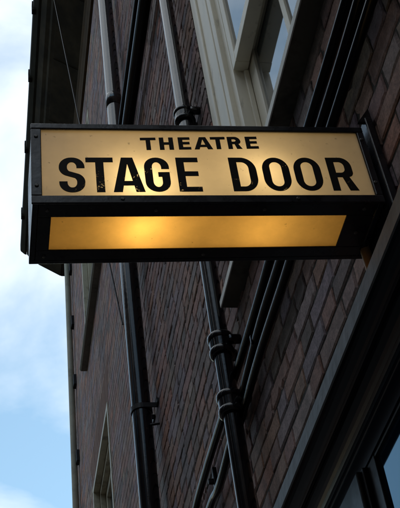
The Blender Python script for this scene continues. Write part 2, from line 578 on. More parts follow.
def wall_sheet():
    """mortar bed, 9 mm behind the brick faces, with the openings left out and their reveals"""
    x = XF + 0.0045
    ys = sorted({Y_START, Y_END} | {o[0] for o in OPEN} | {o[1] for o in OPEN})
    zs = sorted({0.0, Z_TOP} | {o[2] for o in OPEN} | {o[3] for o in OPEN})
    v, f = [], []
    for a, b in zip(ys, ys[1:]):
        for c, d in zip(zs, zs[1:]):
            my, mz = (a + b) / 2, (c + d) / 2
            if any(o[0] < my < o[1] and o[2] < mz < o[3] for o in OPEN):
                continue
            k = len(v)
            v += [(x, a, c), (x, b, c), (x, b, d), (x, a, d)]
            f.append((k, k + 1, k + 2, k + 3))
    for (a, b, c, d) in OPEN:
        for p, q in (((a, c), (a, d)), ((b, c), (b, d)), ((a, c), (b, c)), ((a, d), (b, d))):
            k = len(v)
            v += [(x, *p), (x, *q), (x + 0.28, *q), (x + 0.28, *p)]
            f.append((k, k + 1, k + 2, k + 3))
    # far end, near end and back of the building
    X2 = XF + 7.5
    k = len(v)
    v += [(x, Y_END, 0), (X2, Y_END, 0), (X2, Y_END, Z_TOP), (x, Y_END, Z_TOP), (x, Y_START, 0), (X2, Y_START, 0), (X2, Y_START, Z_TOP), (x, Y_START, Z_TOP)]
    f += [(k, k + 1, k + 2, k + 3), (k + 4, k + 5, k + 6, k + 7), (k + 1, k + 5, k + 6, k + 2)]
    return v, f

PAL = [((0.228, 0.140, 0.126), 5), ((0.254, 0.144, 0.115), 3.5), ((0.201, 0.152, 0.166), 3), ((0.235, 0.161, 0.132), 1.6), ((0.133, 0.095, 0.089), 1.2), ((0.286, 0.139, 0.098), 0.6), ((0.228, 0.173, 0.169), 2)]
def build_wall():
    verts, faces = wall_sheet()
    cols = [(0.05, 0.045, 0.04)] * len(verts)
    mats = [1] * len(faces)
    rng = random.Random(5)
    pal, wts = [p for p, w in PAL], [w for p, w in PAL]
    H, J = 0.0700, 0.0075
    SL, HL = 0.217, 0.104
    nc = int(Z_TOP / H)
    for ci in range(nc):
        z0 = ci * H + J
        z1 = (ci + 1) * H
        zc = (z0 + z1) / 2
        # course waviness
        wz = rng.uniform(-0.0015, 0.0015)
        y = Y_START - (0.0 if ci % 2 else (SL + HL) / 2 + J) + rng.uniform(-0.012, 0.012)
        k = 0
        while y < Y_END:
            L = (SL if k % 2 else HL) * rng.uniform(0.965, 1.035)
            a, b = max(y, Y_START), min(y + L, Y_END)
            y += L + J * rng.uniform(0.75, 1.3)
            k += 1
            if b - a < 0.02:
                continue
            segs = [(a, b)]
            for o in OPEN:
                if o[2] - 0.012 < zc < o[3] + 0.012:
                    ns = []
                    for (p, q) in segs:
                        if q <= o[0] or p >= o[1]:
                            ns.append((p, q))
                        else:
                            if p < o[0] - 0.015:
                                ns.append((p, o[0]))
                            if q > o[1] + 0.015:
                                ns.append((o[1], q))
                    segs = ns
            for p, q in segs:
                near = q < 4.6
                c = list(rng.choices(pal, wts)[0])
                s = rng.uniform(0.90, 1.25)
                c = [min(1, ch * s * rng.uniform(0.94, 1.06)) for ch in c]
                jt = 0.0022 if near else 0.0014
                x0 = XF + rng.uniform(-1, 1) * (0.0013 if near else 0.0006)
                xb = XF + 0.02
                corner = [(p, z0), (q, z0), (q, z1), (p, z1)]
                corner = [(yy + rng.uniform(-jt, jt), zz + wz + rng.uniform(-jt, jt) * 0.8) for yy, zz in corner]
                tilt = [rng.uniform(-1, 1) * (0.0009 if near else 0.0004) for _ in range(4)]
                base = len(verts)
                if near:
                    # worn arrises: a wavering outline, a bevel ring and a slightly hollow face
                    fine = 0.9 < q and 3.4 < z0 < 6.5
                    nl, ns = (max(3, int((q - p) / 0.022)), 4) if fine else (3, 1)
                    ring = []
                    for e, (ca, cb, cnt) in enumerate(((0, 1, nl), (1, 2, ns), (2, 3, nl), (3, 0, ns))):
                        for i_ in range(cnt):
                            tt = i_ / cnt
                            ring.append((corner[ca][0] * (1 - tt) + corner[cb][0] * tt, corner[ca][1] * (1 - tt) + corner[cb][1] * tt))
                    cnt = len(ring)
                    my, mz = (p + q) / 2, (z0 + z1) / 2
                    jj = 0.0016 if fine else 0.0008
                    chip = [max(0.0, rng.gauss(0, 1) - 1.1) * 0.0045 if fine else 0 for _ in range(cnt)]
                    bv = rng.uniform(0.003, 0.006)
                    outer, inner = [], []
                    for i_, (yy, zz) in enumerate(ring):
                        sy = max(-1, min(1, (my - yy) / (0.5 * (q - p)))) 
                        sz = max(-1, min(1, (mz - zz) / (0.5 * (z1 - z0))))
                        ey = sy if abs(sy) > 0.9 else 0
                        ez = sz if abs(sz) > 0.8 else 0
                        oy, oz = yy + rng.uniform(-jj, jj) + ey * chip[i_], zz + rng.uniform(-jj, jj) + ez * chip[i_]
                        outer.append((oy, oz))
                        k_ = bv * rng.uniform(0.7, 1.5) + chip[i_]
                        inner.append((oy + ey * k_, oz + ez * k_))
                    verts += [(x0 + tilt[0] * (my - yy) * 12 + tilt[1] * (mz - zz) * 25, yy, zz) for yy, zz in inner]
                    verts += [(x0 + bv * 0.75 + chip[i_] * 0.5, yy, zz) for i_, (yy, zz) in enumerate(outer)]
                    verts += [(xb, yy, zz) for yy, zz in outer]
                    faces.append(tuple(range(base, base + cnt)))
                    mats.append(0)
                    for r_ in (0, cnt):
                        for i_ in range(cnt):
                            j_ = (i_ + 1) % cnt
                            faces.append((base + r_ + i_, base + r_ + cnt + i_, base + r_ + cnt + j_, base + r_ + j_))
                            mats.append(0)
                    cols += [c] * (3 * cnt)
                else:
                    verts += [(x0 + tilt[i], *corner[i]) for i in range(4)]
                    verts += [(xb, *corner[i]) for i in range(4)]
                    faces.append((base, base + 1, base + 2, base + 3))
                    mats.append(0)
                    for i in range(4):
                        j = (i + 1) % 4
                        faces.append((base + i, base + 4 + i, base + 4 + j, base + j))
                        mats.append(0)
                    cols += [c] * 8
    org = wloc(BLD)
    me = bpy.data.meshes.new('wall')
    me.from_pydata([tuple(Vector(v) - org) for v in verts], [], faces)
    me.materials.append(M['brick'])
    me.materials.append(M['mortar'])
    me.polygons.foreach_set('material_index', mats)
    at = me.color_attributes.new('brick_colour', 'FLOAT_COLOR', 'POINT')
    flat = []
    for c in cols:
        flat += [c[0], c[1], c[2], 1.0]
    at.data.foreach_set('color', flat)
    me.update()
    bm = bmesh.new()
    bm.from_mesh(me)
    bmesh.ops.recalc_face_normals(bm, faces=bm.faces[:])
    bm.to_mesh(me)
    bm.free()
    o = bpy.data.objects.new('wall', me)
    C.objects.link(o)
    o.parent = BLD
    return o
build_wall()

# roof
mb = MB()
mb.prism_y([(XF + 0.02, Z_TOP + 0.004), (XF + 7.5, Z_TOP + 0.004), (XF + 7.5, Z_TOP + 0.3), (XF + 3.8, Z_TOP + 1.9), (XF - 0.2, Z_TOP + 0.15)], Y_START, Y_END)
mb.build('roof', M['slate'], BLD)

# eaves cornice (x, z in wall distances)
def PZ(pts):
    return [(x * D, EYE + z * D) for x, z in pts]
Y_CE = 11.20 * D
eav = part_empty('eaves_cornice', BLD, W(0.7, 5, 10.2))
prof = [(0.97, 10.10), (0.62, 10.34), (0.60, 10.38), (0.555, 10.41), (0.50, 10.50), (0.50, 10.66), (1.0, 10.72), (1.05, 10.72), (1.05, 10.10)]
mb = MB()
mb.prism_y(PZ(prof), Y_START, Y_CE)
for k in range(13):
    y = -0.6 + k * 0.92
    mb.prism_y(PZ([(0.955, 10.100), (0.66, 10.302), (0.66, 10.314), (0.955, 10.113)]), y * D, min(y + 0.885, 11.195) * D)
mb.build('soffit', M['eaves'], eav)
mb = MB()
gp = [(0.412, 10.70), (0.413, 10.60), (0.420, 10.575), (0.470, 10.52), (0.498, 10.51), (0.498, 10.70)]
mb.prism_y(PZ(gp), Y_START, Y_CE + 0.02)
mb.build('gutter', M['gutter'], eav)
for y in (5.2, 6.2, 7.19, 8.16, 9.3, 10.5):
    mb = MB()
    mb.box(W(0.398, y, 10.55), W(0.44, y + 0.07, 10.72), 0.004)
    mb.build('gutter_bracket', M['gutter'], eav)
mb = MB()
mb.prism_y(PZ([(0.999, 9.72), (0.972, 9.73), (0.968, 9.80), (0.955, 9.86), (0.955, 9.99), (0.94, 10.02), (0.94, 10.095), (0.999, 10.095)]), Y_START, Y_END)
mb.build('bed_mould', M['bedmould'], eav)

# unseen blocks added around the lane to shade the wall and darken reflections
M['shadebrick'] = mat('added_shade_block_brick', (0.075, 0.058, 0.052), 0.9, 0.2, var=0.3, vscale=6, bump=0.4, bscale=30)
def shade_block(label, a, b, face, rows):
    t = thing('brick_building', label, 'building', ((a[0] + b[0]) / 2, (a[1] + b[1]) / 2, 0))  # added unseen block with its own walls, roof and windows
    m_ = MB()
    m_.box((a[0], a[1], 0), (b[0], b[1], b[2]))
    m_.build('wall', M['shadebrick'], t)
    m_ = MB()
    m_.box((a[0] - 0.2, a[1] - 0.2, b[2]), (b[0] + 0.2, b[1] + 0.2, b[2] + 0.35), 0.02)
    m_.build('roof', M['slate'], t)
    for z in rows:
        if face == 'x':
            y = a[1] + 1.6
            while y < b[1] - 1.8:
                m_ = MB()
                m_.box((b[0] - 0.10, y, z), (b[0] + 0.03, y + 1.1, z + 1.9), 0.01)
                f_ = m_.build('window', M['dark_sill'], t)
                m_ = MB()
                m_.box((b[0] + 0.026, y + 0.09, z + 0.1), (b[0] + 0.034, y + 1.01, z + 1.8))
                m_.build('glass_pane', M['shopglass'], f_)
                y += 2.9
        else:
            x = a[0] + 1.0
            while x < b[0] - 1.6:
                m_ = MB()
                m_.box((x, b[1] - 0.10, z), (x + 1.1, b[1] + 0.03, z + 1.9), 0.01)
                f_ = m_.build('window', M['dark_sill'], t)
                m_ = MB()
                m_.box((x + 0.09, b[1] + 0.026, z + 0.1), (x + 1.01, b[1] + 0.034, z + 1.8))
                m_.build('glass_pane', M['shopglass'], f_)
                x += 2.9
shade_block('unseen dark brick block added across the lane to shade the wall', (-11, -9, 0), (-4.2, 0.7, 10.0), 'x', (1.0, 4.2, 7.4))
shade_block('unseen dark brick block added across the lane, gapped for pipe highlights', (-11, 2.0, 0), (-4.2, 9.5, 9.6), 'x', (1.0, 4.2, 7.0))
shade_block('unseen dark brick block added behind the viewpoint to darken pipe reflections', (-9, -18, 0), (8, -9.6, 12.5), 'y', (1.0, 4.2, 7.4))

# ------------------------------------------------ windows
def sheet_x(x, y0, y1, z0, z1, t=0.004):
    m_ = MB()
    m_.box((x, y0, z0), (x + t, y1, z1))
    return m_

# near sash window
w1 = part_empty('window', BLD, W(1, 2, 2.7))
mb = MB()
def frame_side(mb, ya, yb, zb, zt):
    # a moulded box frame: outer flat, bead, inner flat
    s = 1 if yb > ya else -1
    mb.box(W(1.0056, ya, zb), W(1.0846, ya + s * 0.0527, zt), 0.003)
    mb.box(W(1.0003, ya + s * 0.0548, zb), W(1.0846, ya + s * 0.1790, zt), 0.004)
    mb.box(W(0.9898, ya + s * 0.1811, zb), W(1.0846, ya + s * 0.2106, zt), 0.004)
    mb.box(W(1.0067, ya + s * 0.2127, zb), W(1.0846, ya + s * 0.3159, zt), 0.003)
frame_side(mb, 2.8873, 3.2011, 2.8725, 5.6441)
frame_side(mb, 1.0298, 0.7160, 2.8725, 5.6441)
mb.box(W(1.0003, 1.0319, 5.4756), W(1.0846, 2.8852, 5.6441), 0.004)
# inner linings of the far and near jamb with the parting beads
for ya, yb in ((2.8326, 2.8873), (1.0298, 1.0846)):
    mb.box(W(1.0267, ya, 2.8760), W(1.2215, yb, 5.4756), 0.002)
for ya, yb in ((2.8136, 2.8315), (1.0856, 1.1035)):
    mb.box(W(1.0720, ya, 2.8770), W(1.0930, yb, 3.7761), 0.002)
mb.box(W(1.0267, 1.0846, 5.4440), W(1.2215, 2.8326, 5.4756))
mb.build('frame', M['cream'], w1)
mb = MB()
mb.prism_y(PZ([(0.9355, 2.829), (0.9355, 2.859), (0.95, 2.862), (1.20, 2.875), (1.20, 2.829)]), 0.74 * D, 3.31 * D)
mb.build('sill', M['dark_sill'], w1)
mb = MB()
mb.box(W(0.930, 0.74, 2.8275), W(0.935, 3.311, 2.861), 0.001)
mb.build('sill_nosing', M['sill'], w1)
# upper sash: outer track
def sash(mb, x0, x1, ya, yb, za, zb, st, br, tr):
    mb.box(W(x0, ya, za), W(x1, ya + st, zb), 0.003)
    mb.box(W(x0, yb - st, za), W(x1, yb, zb), 0.003)
    mb.box(W(x0 + 0.001, ya + st, za + 0.001), W(x1 - 0.001, yb - st, za + br), 0.003)
    mb.box(W(x0 + 0.001, ya + st, zb - tr), W(x1 - 0.001, yb - st, zb - 0.001), 0.003)
mb = MB()
sash(mb, 1.0267, 1.0909, 1.0899, 2.8263, 3.7803, 5.4335, 0.0527, 0.0632, 0.0948)
mb.box(W(1.0309, 1.9375, 3.8434), W(1.0951, 1.9744, 5.3387), 0.002)
mb.build('upper_sash', M['cream'], w1)
mb = MB()
sash(mb, 1.0962, 1.1773, 1.0899, 2.8263, 2.8780, 3.8750, 0.0895, 0.1158, 0.0527)
mb.box(W(1.0993, 2.3008, 2.9484), W(1.1688, 2.3429, 3.8224), 0.002)
mb.box(W(1.0993, 1.6321, 2.9484), W(1.1688, 1.6743, 3.8224), 0.002)
mb.build('lower_sash', M['cream'], w1)
mb = MB()
mb.box(W(1.0404, 1.1425, 3.8434), W(1.0446, 2.7736, 5.3387))
mb.build('glass_pane', M['glass'], w1)
mb = MB()
mb.box(W(1.1093, 1.1794, 2.9484), W(1.1135, 2.7367, 3.8224))
mb.build('glass_pane', M['glass'], w1)

def far_window(zb, zt, yb, sill_end):
    w = part_empty('window', BLD, W(1, 8.2, zb))
    ya = 7.5
    mb = MB()
    t = 0.075
    # flat outer lining, then a deeper inner one
    for (xa, xb, ins) in ((0.992, 1.05, 0.0), (1.052, 1.10, 0.05), (1.102, 1.17, 0.10)):
        a, b, c, d = ya + ins, yb - ins, zb + ins * 0.5 + 0.06, zt - ins
        tt = 0.05 if ins < 0.1 else 0.075
        mb.box(W(xa, a, c), W(xb, a + tt, d), 0.002)
        mb.box(W(xa, b - tt, c), W(xb, b, d), 0.002)
        mb.box(W(xa, a + tt, d - tt), W(xb, b - tt, d - 0.001), 0.002)
        mb.box(W(xa, a + tt, c), W(xb, b - tt, c + tt * 0.8), 0.002)
    mid = (zb + zt) / 2
    mb.box(W(1.11, ya + 0.175, mid - 0.04), W(1.16, yb - 0.175, mid + 0.04), 0.002)
    mb.build('frame', M['old_cream'], w)
    mb = MB()
    mb.prism_y(PZ([(0.926, zb + 0.015), (0.924, zb + 0.045), (0.94, zb + 0.05), (1.05, zb + 0.06), (1.05, zb), (0.94, zb)]), 6.80 * D, sill_end * D)
    mb.build('sill', M['dark_sill'], w)
    mb = MB()
    mb.box(W(1.135, ya + 0.17, zb + 0.1), W(1.139, yb - 0.17, zt - 0.17))
    mb.build('glass_pane', M['glass'], w)
    return w
far_window(6.75, 9.20, 8.85, 8.93)
far_window(2.75, 5.35, 8.92, 9.0)

# gauged red brick arches over the far windows
for zt in (5.35,):
    mb = MB()
    ya, yb, n = 7.46, 8.94, 19
    h = 0.36
    for i in range(n):
        a0, a1 = i / n, (i + 1) / n
        g = 0.006
        lo0, lo1 = ya + (yb - ya) * a0 + g, ya + (yb - ya) * a1 - g
        ex = 0.16
        hi0 = ya - ex + (yb - ya + 2 * ex) * a0 + g
        hi1 = ya - ex + (yb - ya + 2 * ex) * a1 - g
        x = 0.9985 + random.uniform(-0.0006, 0.0006)
        vs = [W(x, lo0, zt + 0.003), W(x, lo1, zt + 0.003), W(x, hi1, zt + h), W(x, hi0, zt + h)]
        vs += [Vector((XF + 0.03, v.y, v.z)) for v in vs]
        mb.add(vs, [(0, 1, 2, 3), (0, 4, 5, 1), (1, 5, 6, 2), (2, 6, 7, 3), (3, 7, 4, 0)])
    mb.build('brick_arch', M['rubbed'], BLD)

# dim rooms behind the panes
mb = MB()
mb.box((XF + 0.32, Y_START + 0.1, 0.02), (XF + 4, Y_END - 0.1, Z_TOP - 0.1))
mb.build('room', M['room'], BLD)

# ------------------------------------------------ shopfront under its cornice
shop = part_empty('shopfront', BLD, W(0.95, 1.5, 0.5))
def arc(cx, cz, rx, rz, a0, a1, n=8):
    return [(cx + rx * math.cos(math.radians(a0 + (a1 - a0) * k / n)), cz + rz * math.sin(math.radians(a0 + (a1 - a0) * k / n))) for k in range(n + 1)]
prof = [(0.846, 1.60), (0.840, 1.596), (0.840, 1.551), (0.844, 1.549), (0.846, 1.551), (0.848, 1.578)]
lead = prof + [(0.86, 1.58), (0.998, 1.615), (0.998, 1.635)]
mb = MB()
mb.prism_y(PZ(lead), 0.2 * D, 3.30 * D)
mb.build('cornice_fascia', M['lead'], shop)
# black moulded soffit: two hollows (cavettos) stepping back to the frieze
prof = [(0.856, 1.574)] + arc(0.856, 1.534, 0.048, 0.040, 88, 3) + [(0.906, 1.536), (0.906, 1.548)] + arc(0.908, 1.488, 0.042, 0.060, 90, 3) + [(0.952, 1.489), (0.952, 1.425), (1.06, 1.425), (1.06, 1.612), (0.997, 1.612), (0.87, 1.578)]
mb = MB()
mb.prism_y(PZ(prof), 0.22 * D, 3.28 * D)
mb.build('cornice_mouldings', M['gloss'], shop)
# pilaster between the window and the brickwork, and the window frame (all proud of the bricks)
mb = MB()
mb.box(W(0.930, 2.300, -1.88), W(1.05, 2.52, 1.423), 0.005)
mb.box(W(0.942, 2.282, -1.88), W(1.05, 2.298, 1.423), 0.002)
mb.build('pilaster', M['black'], shop)
mb = MB()
mb.box(W(0.955, 2.222, -1.5), W(1.05, 2.280, 1.423), 0.002)
mb.box(W(0.955, 0.45, -1.5), W(1.05, 0.55, 1.423), 0.002)
mb.box(W(0.957, 0.55, 1.415), W(1.05, 2.222, 1.423), 0.0005)
mb.box(W(0.955, 0.55, -1.5), W(1.05, 2.222, -1.4), 0.002)
mb.box(W(0.945, 0.45, -1.88), W(1.05, 2.280, -1.502), 0.004)
mb.build('window_frame', M['black'], shop)
mb = MB()
mb.box(W(0.965, 0.55, -1.4), W(0.970, 2.222, 1.415))
mb.build('glass_pane', M['shopglass'], shop)

# ---------------------------------------------------------------- illuminated sign
SX, SY, SZ = 0.0793, 1.513, EYE + 1.5546
LEN, DEP, HGT, TILT = 0.7407, 0.177, 0.2415, 0.0515
sign = thing('illuminated_sign', 'lit black box sign reading THEATRE STAGE DOOR projecting from the brick wall', 'sign', (SX + LEN, SY + DEP / 2, SZ + TILT * LEN))
def SG(p):
    u, d, v = p
    return Vector((SX + u, SY + d, SZ + TILT * u + v))
T = 0.003
mb = MB()
def sbox(a, b, bev=0.0015):
    mb.box(a, b, bev, SG)
sbox((0, 0.002, HGT - 0.012), (LEN, DEP, HGT))                        # top
sbox((0, DEP - 0.012, 0.0), (LEN, DEP - 0.0005, HGT - 0.0125))          # back
sbox((0.0, 0.002, 0.0), (0.012, DEP - 0.0125, HGT - 0.0125))            # outer end
sbox((LEN - 0.012, 0.002, 0.0), (LEN, DEP - 0.0125, HGT - 0.0125))      # wall end
# bottom frame around the lower pane
sbox((0.0125, 0.002, 0.0), (LEN - 0.0125, 0.038, 0.004))
sbox((0.0125, 0.135, 0.0), (LEN - 0.0125, DEP - 0.0125, 0.004))
sbox((0.0125, 0.0385, 0.0), (0.039, 0.1345, 0.004))
sbox((0.666, 0.0385, 0.0), (LEN - 0.0125, 0.1345, 0.004))
mb.build('case', M['case'], sign)
mb = MB()
f0, f1 = -0.0035, 0.0015
sbox((-0.002, f0, HGT - 0.0155), (LEN + 0.002, f1, HGT + 0.001), 0.002)
sbox((-0.002, f0, -0.001), (LEN + 0.002, f1, 0.0215), 0.002)
sbox((-0.002, f0 + 0.0004, 0.022), (0.0195, f1, HGT - 0.016), 0.002)
sbox((0.7265, f0 + 0.0004, 0.022), (LEN + 0.002, f1, HGT - 0.016), 0.002)
mb.build('face_frame', M['case'], sign)
for (u, d, v, axis) in ((0.03, 0.018, 0.0, 'z'), (0.25, 0.018, 0.0, 'z'), (0.48, 0.018, 0.0, 'z'), (0.70, 0.018, 0.0, 'z'), (0.03, 0.152, 0.0, 'z'), (0.37, 0.152, 0.0, 'z'), (0.70, 0.09, 0.0, 'z'), (0.0088, -0.0035, 0.05, 'y'), (0.0088, -0.0035, 0.20, 'y'), (0.7335, -0.0035, 0.06, 'y'), (0.7335, -0.0035, 0.20, 'y'), (0.18, -0.0035, 0.010, 'y'), (0.55, -0.0035, 0.010, 'y')):
    mb = MB()
    c = SG((u, d, v))
    dv = Vector((0, 0, -1)) if axis == 'z' else Vector((0, -1, 0))
    mb.tube([c - dv * 0.001, c + dv * 0.0012, c + dv * 0.0020], [0.0042, 0.0042, 0.0026], 12)
    mb.build('screw', M['screw'], sign)
# white enamel lining
mb = MB()
sbox((0.0135, 0.005, HGT - 0.016), (LEN - 0.0135, DEP - 0.0135, HGT - 0.0135), 0)
sbox((0.0135, DEP - 0.0165, 0.013), (LEN - 0.0135, DEP - 0.0140, HGT - 0.0165), 0)
sbox((0.0135, 0.005, 0.013), (0.016, DEP - 0.017, HGT - 0.0165), 0)
sbox((LEN - 0.016, 0.005, 0.013), (LEN - 0.0135, DEP - 0.017, HGT - 0.0165), 0)
sbox((0.0165, 0.134, 0.0135), (LEN - 0.0165, DEP - 0.017, 0.015), 0)
sbox((0.0165, 0.005, 0.0135), (LEN - 0.0165, 0.034, 0.015), 0)
mb.build('lining', M['liner'], sign)
mb = MB()
mb.add([SG(p) for p in ((0.014, 0.003, 0.0125), (LEN - 0.014, 0.003, 0.0125), (LEN - 0.014, 0.003, HGT - 0.013), (0.014, 0.003, HGT - 0.013))], [(0, 1, 2, 3)])
mb.build('face_panel', M['face'], sign, recalc=False)
mb = MB()
mb.add([SG(p) for p in ((0.03, 0.03, 0.0048), (0.68, 0.03, 0.0048), (0.68, 0.15, 0.0048), (0.03, 0.15, 0.0048))], [(3, 2, 1, 0)])
mb.build('lower_panel', M['amber'], sign, recalc=False)

# bulbs
BULBS = [(0.228, 0.074, 0.074, 0.95), (0.492, 0.078, 0.100, 0.62)]
for (u, d, v, s) in BULBS:
    mb = MB()
    c = SG((u, d, v))
    # lamp holder hanging from the top of the case
    mb.tube([c + Vector((0, 0, 0.040)), SG((u, d, HGT - 0.017))], 0.011, 12)
    h = mb.build('lamp_holder', M['liner'], sign)
    li = bpy.data.lights.new('bulb_light', 'POINT')
    li.energy = 0.60 * s
    li.color = (1.0, 0.71, 0.31)
    li.shadow_soft_size = 0.022
    lo = bpy.data.objects.new('bulb_light', li)
    C.objects.link(lo)
    lo.parent = sign
    lo.location = c - wloc(sign)

# wall plate
mb = MB()
mb.box((0.828, 1.495, SZ - 0.02), (0.847, 1.70, SZ + 0.30), 0.003)
mb.add([Vector(p) for p in ((0.812, 1.497, SZ + 0.285), (0.846, 1.497, SZ + 0.285), (0.846, 1.497, SZ + 0.335), (0.812, 1.505, SZ + 0.285), (0.846, 1.505, SZ + 0.285), (0.846, 1.505, SZ + 0.335))], [(0, 1, 2), (5, 4, 3), (0, 3, 4, 1), (1, 4, 5, 2), (2, 5, 3, 0)])
mb.build('wall_plate', M['case'], sign)

# ------------------------------------------------ lettering
def corner_arc(p, a, b, r, n, ky):
    """elliptical corner: legs along y are ky times longer"""
    da, db = (a - p).normalized(), (b - p).normalized()
    ra = r * (ky if abs(da.y) > abs(da.x) else 1)
    rb = r * (ky if abs(db.y) > abs(db.x) else 1)
    q0, q1 = p + da * ra, p + db * rb
    w = 0.72
    res = []
    for k in range(n + 1):
        t = k / n
        u, v, x = (1 - t) ** 2, 2 * w * t * (1 - t), t * t
        res.append((q0 * u + p * v + q1 * x) / (u + v + x))
    return res
def rpoly(pts, radii, n=9, ky=1.25):
    """corner-rounded polygon (closed)"""
    res = []
    m_ = len(pts)
    for i in range(m_):
        p, a, b = Vector(pts[i]), Vector(pts[i - 1]), Vector(pts[(i + 1) % m_])
        r = radii[i] if isinstance(radii, (list, tuple)) else radii
        res += corner_arc(p, a, b, r, n, ky) if r > 1e-6 else [p]
    return res
def rpath(pts, radii, n=9, ky=1.25):
    res = [Vector(pts[0])]
    span = abs(max(p[0] for p in pts) - min(p[0] for p in pts)) * 0.495
    for i in range(1, len(pts) - 1):
        p, a, b = Vector(pts[i]), Vector(pts[i - 1]), Vector(pts[i + 1])
        r = min(radii[i] if isinstance(radii, (list, tuple)) else radii, span)
        res += corner_arc(p, a, b, r, n, ky)
    res.append(Vector(pts[-1]))
    return res
def stroke(path, wv, wh):
    L, R_ = [], []
    n = len(path)
    for i, p in enumerate(path):
        t = (path[min(i + 1, n - 1)] - path[max(i - 1, 0)]).normalized()
        w = wv * t.y ** 2 + wh * t.x ** 2
        w = max(w, min(wv, wh))
        nn = Vector((-t.y, t.x)) * w / 2
        L.append(p + nn)
        R_.append(p - nn)
    return L + R_[::-1]
def glyph(ch, w, h, st, bt):
    if ch == 'T':
        c = w / 2
        return [[(0, h), (0, h - bt), (c - st / 2, h - bt), (c - st / 2, 0), (c + st / 2, 0), (c + st / 2, h - bt), (w, h - bt), (w, h)]], []
    if ch == 'H':
        m0, m1 = h / 2 - bt * 0.45, h / 2 + bt * 0.55
        return [[(0, 0), (st, 0), (st, m0), (w - st, m0), (w - st, 0), (w, 0), (w, h), (w - st, h), (w - st, m1), (st, m1), (st, h), (0, h)]], []
    if ch == 'E':
        m0, m1 = h * 0.52 - bt * 0.5, h * 0.52 + bt * 0.5
        return [[(0, 0), (w, 0), (w, bt), (st, bt), (st, m0), (w * 0.92, m0), (w * 0.92, m1), (st, m1), (st, h - bt), (w * 0.97, h - bt), (w * 0.97, h), (0, h)]], []
    if ch == 'A':
        a0, a1 = w / 2 - st * 0.72, w / 2 + st * 0.72
        sx = st * 1.12
        hi = h * 0.80
        yb, yt = h * 0.185, h * 0.185 + bt * 0.95
        cx = w / 2
        xl = lambda y: sx + (cx - sx) * y / hi
        xr = lambda y: w - xl(y)
        return [[(0, 0), (sx, 0), (xl(yb), yb), (xr(yb), yb), (w - sx, 0), (w, 0), (a1, h), (a0, h)]], [[(xl(yt), yt), (xr(yt), yt), (cx + 0.0004, hi), (cx - 0.0004, hi)]]
    if ch == 'O':
        r = min(w, h) * 0.497
        ri = (w - 2 * st) * 0.49
        return [rpoly([(0, 0), (w, 0), (w, h), (0, h)], r)], [rpoly([(st, bt), (w - st, bt), (w - st, h - bt), (st, h - bt)], ri)]
    if ch == 'D':
        r = w * 0.55
        ri = (w - 2 * st) * 0.62
        return [rpoly([(0, 0), (w, 0), (w, h), (0, h)], [0, r, r, 0])], [rpoly([(st, bt), (w - st, bt), (w - st, h - bt), (st, h - bt)], [0, ri, ri, 0])]
    if ch == 'R':
        r = w * 0.42
        yb = h * 0.40
        wb = w * 0.95
        ri = (wb - 2 * st) * 0.5
        o = rpoly([(0, 0), (0, h), (wb, h), (wb, yb + bt * 0.35), (wb * 0.80, yb + bt * 0.05), (w, 0), (w - st * 1.2, 0), (wb * 0.52, yb), (st, yb), (st, 0)], [0, 0, r, r * 0.32, 0.0, 0, 0, 0, 0, 0])
        return [o], [rpoly([(st, yb + bt), (wb - st, yb + bt), (wb - st, h - bt), (st, h - bt)], [0, ri, ri, 0])]
    if ch == 'S':
        a, b, c, d = st / 2, w - st / 2, bt / 2, h - bt / 2
        r = w * 0.36
        pth = rpath([(b, h * 0.69), (b, d), (a, d), (a, h * 0.575), (b, h * 0.43), (b, c), (a, c), (a, h * 0.31)], [0, r * 0.9, r * 0.9, h * 0.10, h * 0.10, r * 0.9, r * 0.9, 0])
        return [stroke(pth, st, bt)], []
    if ch == 'G':
        a, b, c, d = st / 2, w - st / 2, bt / 2, h - bt / 2
        r = w * 0.42
        pth = rpath([(b, h * 0.66), (b, d), (a, d), (a, c), (b, c), (b, h * 0.5 + bt / 2)], [0, r, r, r, r, 0], 7)
        return [stroke(pth, st, bt), [(w * 0.54, h * 0.5 - bt / 2), (w - st, h * 0.5 - bt / 2), (w - st, h * 0.5 + bt / 2), (w * 0.54, h * 0.5 + bt / 2)]], []
def letter(ch, u0, u1, v0, h, st, bt, slope):
    outs, holes = glyph(ch, u1 - u0, h, st, bt)
    mb = MB()
    front, back = 0.0022, 0.0030
    conv = lambda p, d: SG((u0 + p[0], d, v0 + p[1] + slope * p[0]))
    for k_, o in enumerate(outs):
        loops = [o] + (holes if k_ == 0 else [])
        loops = [[Vector((p[0], p[1], 0)) for p in l] for l in loops]
        tri = tessellate_polygon(loops)
        flat = [p for l in loops for p in l]
        mb.add([conv(p, front) for p in flat], [tuple(t) for t in tri])
        for l in loops:
            n = len(l)
            vs = [conv(p, front) for p in l] + [conv(p, back) for p in l]
            mb.add(vs, [(i, (i + 1) % n, n + (i + 1) % n, n + i) for i in range(n)])
    mb.build('letter', M['letter'], sign)
EX = 0.008
for ch, u0, u1 in (('S', 0.0545, 0.1075), ('T', 0.1100, 0.1672), ('A', 0.1640, 0.2298), ('G', 0.2320, 0.2850), ('E', 0.3012, 0.3505), ('D', 0.4165, 0.4745), ('O', 0.4880, 0.5480), ('O', 0.5585, 0.6190), ('R', 0.6362, 0.6945)):
    letter(ch, u0, u1, 0.0355 + EX * (u0 - 0.055), 0.1045, 0.0168 if ch != 'T' else 0.0172, 0.0142, EX)
EX = 0.03
for ch, u0, u1 in (('T', 0.2300, 0.2640), ('H', 0.2712, 0.3020), ('E', 0.3128, 0.3400), ('A', 0.3470, 0.3880), ('T', 0.3848, 0.4180), ('R', 0.4228, 0.4540), ('E', 0.4636, 0.4915)):
    letter(ch, u0, u1, 0.1655 + EX * (u0 - 0.23), 0.0395, 0.0100, 0.0078, EX)

